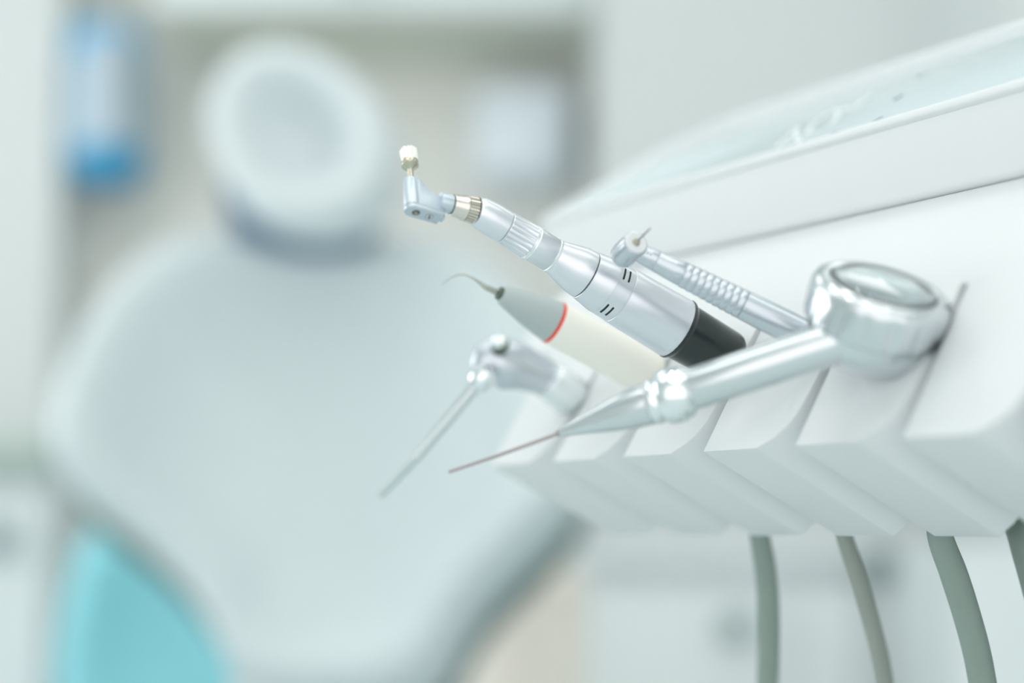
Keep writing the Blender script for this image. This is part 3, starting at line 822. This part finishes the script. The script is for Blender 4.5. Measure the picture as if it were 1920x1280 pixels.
def X(px, y): return (px - 960) / FPX * y * 1.0
def ZZ(py, y): return 0.95 - (py - 1000) / FPX * y
cabinet('base_cabinet', X(1060, CY), X(1680, CY), CY, CY + 0.29, 0.905, [X(1060, CY), X(1490, CY), X(1680, CY)], 'white base cabinet with grey round knobs behind the hanging hoses',
        [(X(1372, CY), ZZ(1170, CY), 0.022), (X(1640, CY), ZZ(1058, CY), 0.024)])
wt = make('worktop', box(M(), (X(1050, CY), CY - 0.010, 0.906), (X(1682, CY), CY + 0.29, 0.94)), MAT['cabinet'], bevel=0.003)
tag(wt, 'white worktop lying on the base cabinet behind the holder fingers', 'worktop')
cabinet('side_cabinet', X(1690, 2.3), X(1690, 2.3) + 0.17, 2.06, 2.34, 0.94, [X(1690, 2.3), X(1690, 2.3) + 0.17], 'pale narrow side cabinet at the right edge behind the hoses', [None])

# base cabinet and worktop (left)
LY = 2.5
lx1 = X(92, LY)
cabinet('drawer_cabinet', lx1 - 0.75, lx1, LY, LY + 0.575, 1.045, [lx1 - 0.75, X(30, LY), lx1], 'white cabinet with grey knob at the far left behind the dental chair',
        [(X(8, LY), ZZ(1010, LY), 0.022), None])
wl = make('worktop', box(M(), (lx1 - 0.76, LY - 0.03, 1.046), (lx1 + 0.012, LY + 0.575, 1.082)), MAT['counter'], bevel=0.003)
tag(wl, 'sage green-grey worktop at the far left above the white cabinet', 'worktop')

# wall cabinet above the alcove
wcz = 0.95 + 0.905
wc = thing('wall_cabinet', 'grey-based wall cabinet hanging above the alcove at the top of the picture', 'cabinet', Vector(((XL + XR) / 2 + 0.06, 3.07, wcz)))
wx0, wx1 = X(270, 2.9), XR - 0.002
make('carcass', box(M(), (wx0, 2.905, wcz), (wx1, YB - 0.001, 2.5)), MAT['under'], wc)
for i in range(2):
    a = wx0 + (wx1 - wx0) * i / 2; b = wx0 + (wx1 - wx0) * (i + 1) / 2
    d = make('door', box(M(), (a + 0.002, 2.884, wcz + 0.003), (b - 0.002, 2.904, 2.5)), MAT['cabinet'], wc, bevel=0.002)
    make('handle', box(M(), (b - 0.05 if i == 0 else a + 0.035, 2.866, wcz + 0.05), (b - 0.035 if i == 0 else a + 0.05, 2.8845, wcz + 0.17)), MAT['handle'], d, bevel=0.003)

# cup dispenser tube on the alcove wall
dy = 3.12
dx = X(188, dy)
zt, zb = 0.95 + (1000 - 30) / FPX * dy, 0.95 + (1000 - 335) / FPX * dy
cd = thing('cup_dispenser', 'pale blue tube dispenser with bright blue bottom cap on the alcove wall', 'dispenser', Vector((dx, YB, (zt + zb) / 2)))
make('tube', lathe(M(), Vector((dx, dy, zb + 0.05)), Z, [(0, 0.068), (zt - zb - 0.10, 0.068)], 40), MAT['tube'], cd)
make('cup_stack', lathe(M(), Vector((dx + 0.012, dy - 0.052, zb + 0.07)), Z, [(0, 0.028)] + [(0.015 * i, 0.026 + 0.003 * (i % 2)) for i in range(1, 13)] + [(0.2, 0.026)], 28), MAT['cups'], cd)
make('side_rail', box(M(), (dx - 0.072, dy - 0.035, zb + 0.03), (dx - 0.045, dy + 0.06, zt - 0.02)), MAT['tube_edge'], cd, bevel=0.006)
make('bottom_cap', lathe(M(), Vector((dx, dy, zb)), Z, [(0, 0.05), (0.012, 0.062), (0.055, 0.070), (0.06, 0.066)], 40), MAT['blue'], cd)
make('top_cap', lathe(M(), Vector((dx - 0.005, dy, zt - 0.06)), Z, [(0, 0.069), (0.04, 0.069), (0.055, 0.06), (0.06, 0.03)], 40), MAT['blue_pale'], cd)
make('wall_bracket', box(M(), (dx - 0.03, dy + 0.055, zb + 0.08), (dx + 0.03, YB - 0.0005, zt - 0.08)), MAT['tube_edge'], cd)

# white dispenser on the alcove wall
ey = 3.1
ex0, ex1, ez0, ez1 = X(888, ey), X(1072, ey), 0.95 + (1000 - 345) / FPX * ey, 0.95 + (1000 - 135) / FPX * ey
ed = thing('soap_dispenser', 'bluish white rounded dispenser box on the alcove wall under the wall cabinet', 'dispenser', Vector(((ex0 + ex1) / 2, YB, (ez0 + ez1) / 2)))
make('case', box(M(), (ex0, ey, ez0 + 0.02), (ex1, YB - 0.0005, ez1)), MAT['disp'], ed, bevel=0.03, bseg=5)
make('push_lever', box(M(), ((ex0 + ex1) / 2 - 0.045, ey - 0.018, ez0 + 0.03), ((ex0 + ex1) / 2 + 0.045, ey + 0.01, ez0 + 0.10)), MAT['disp'], ed, bevel=0.008, bseg=3)
make('spout', lathe(M(), Vector(((ex0 + ex1) / 2, ey + 0.04, ez0 + 0.03)), -Z, [(0, 0.02), (0.025, 0.016), (0.03, 0.01)], 20), MAT['disp'], ed)
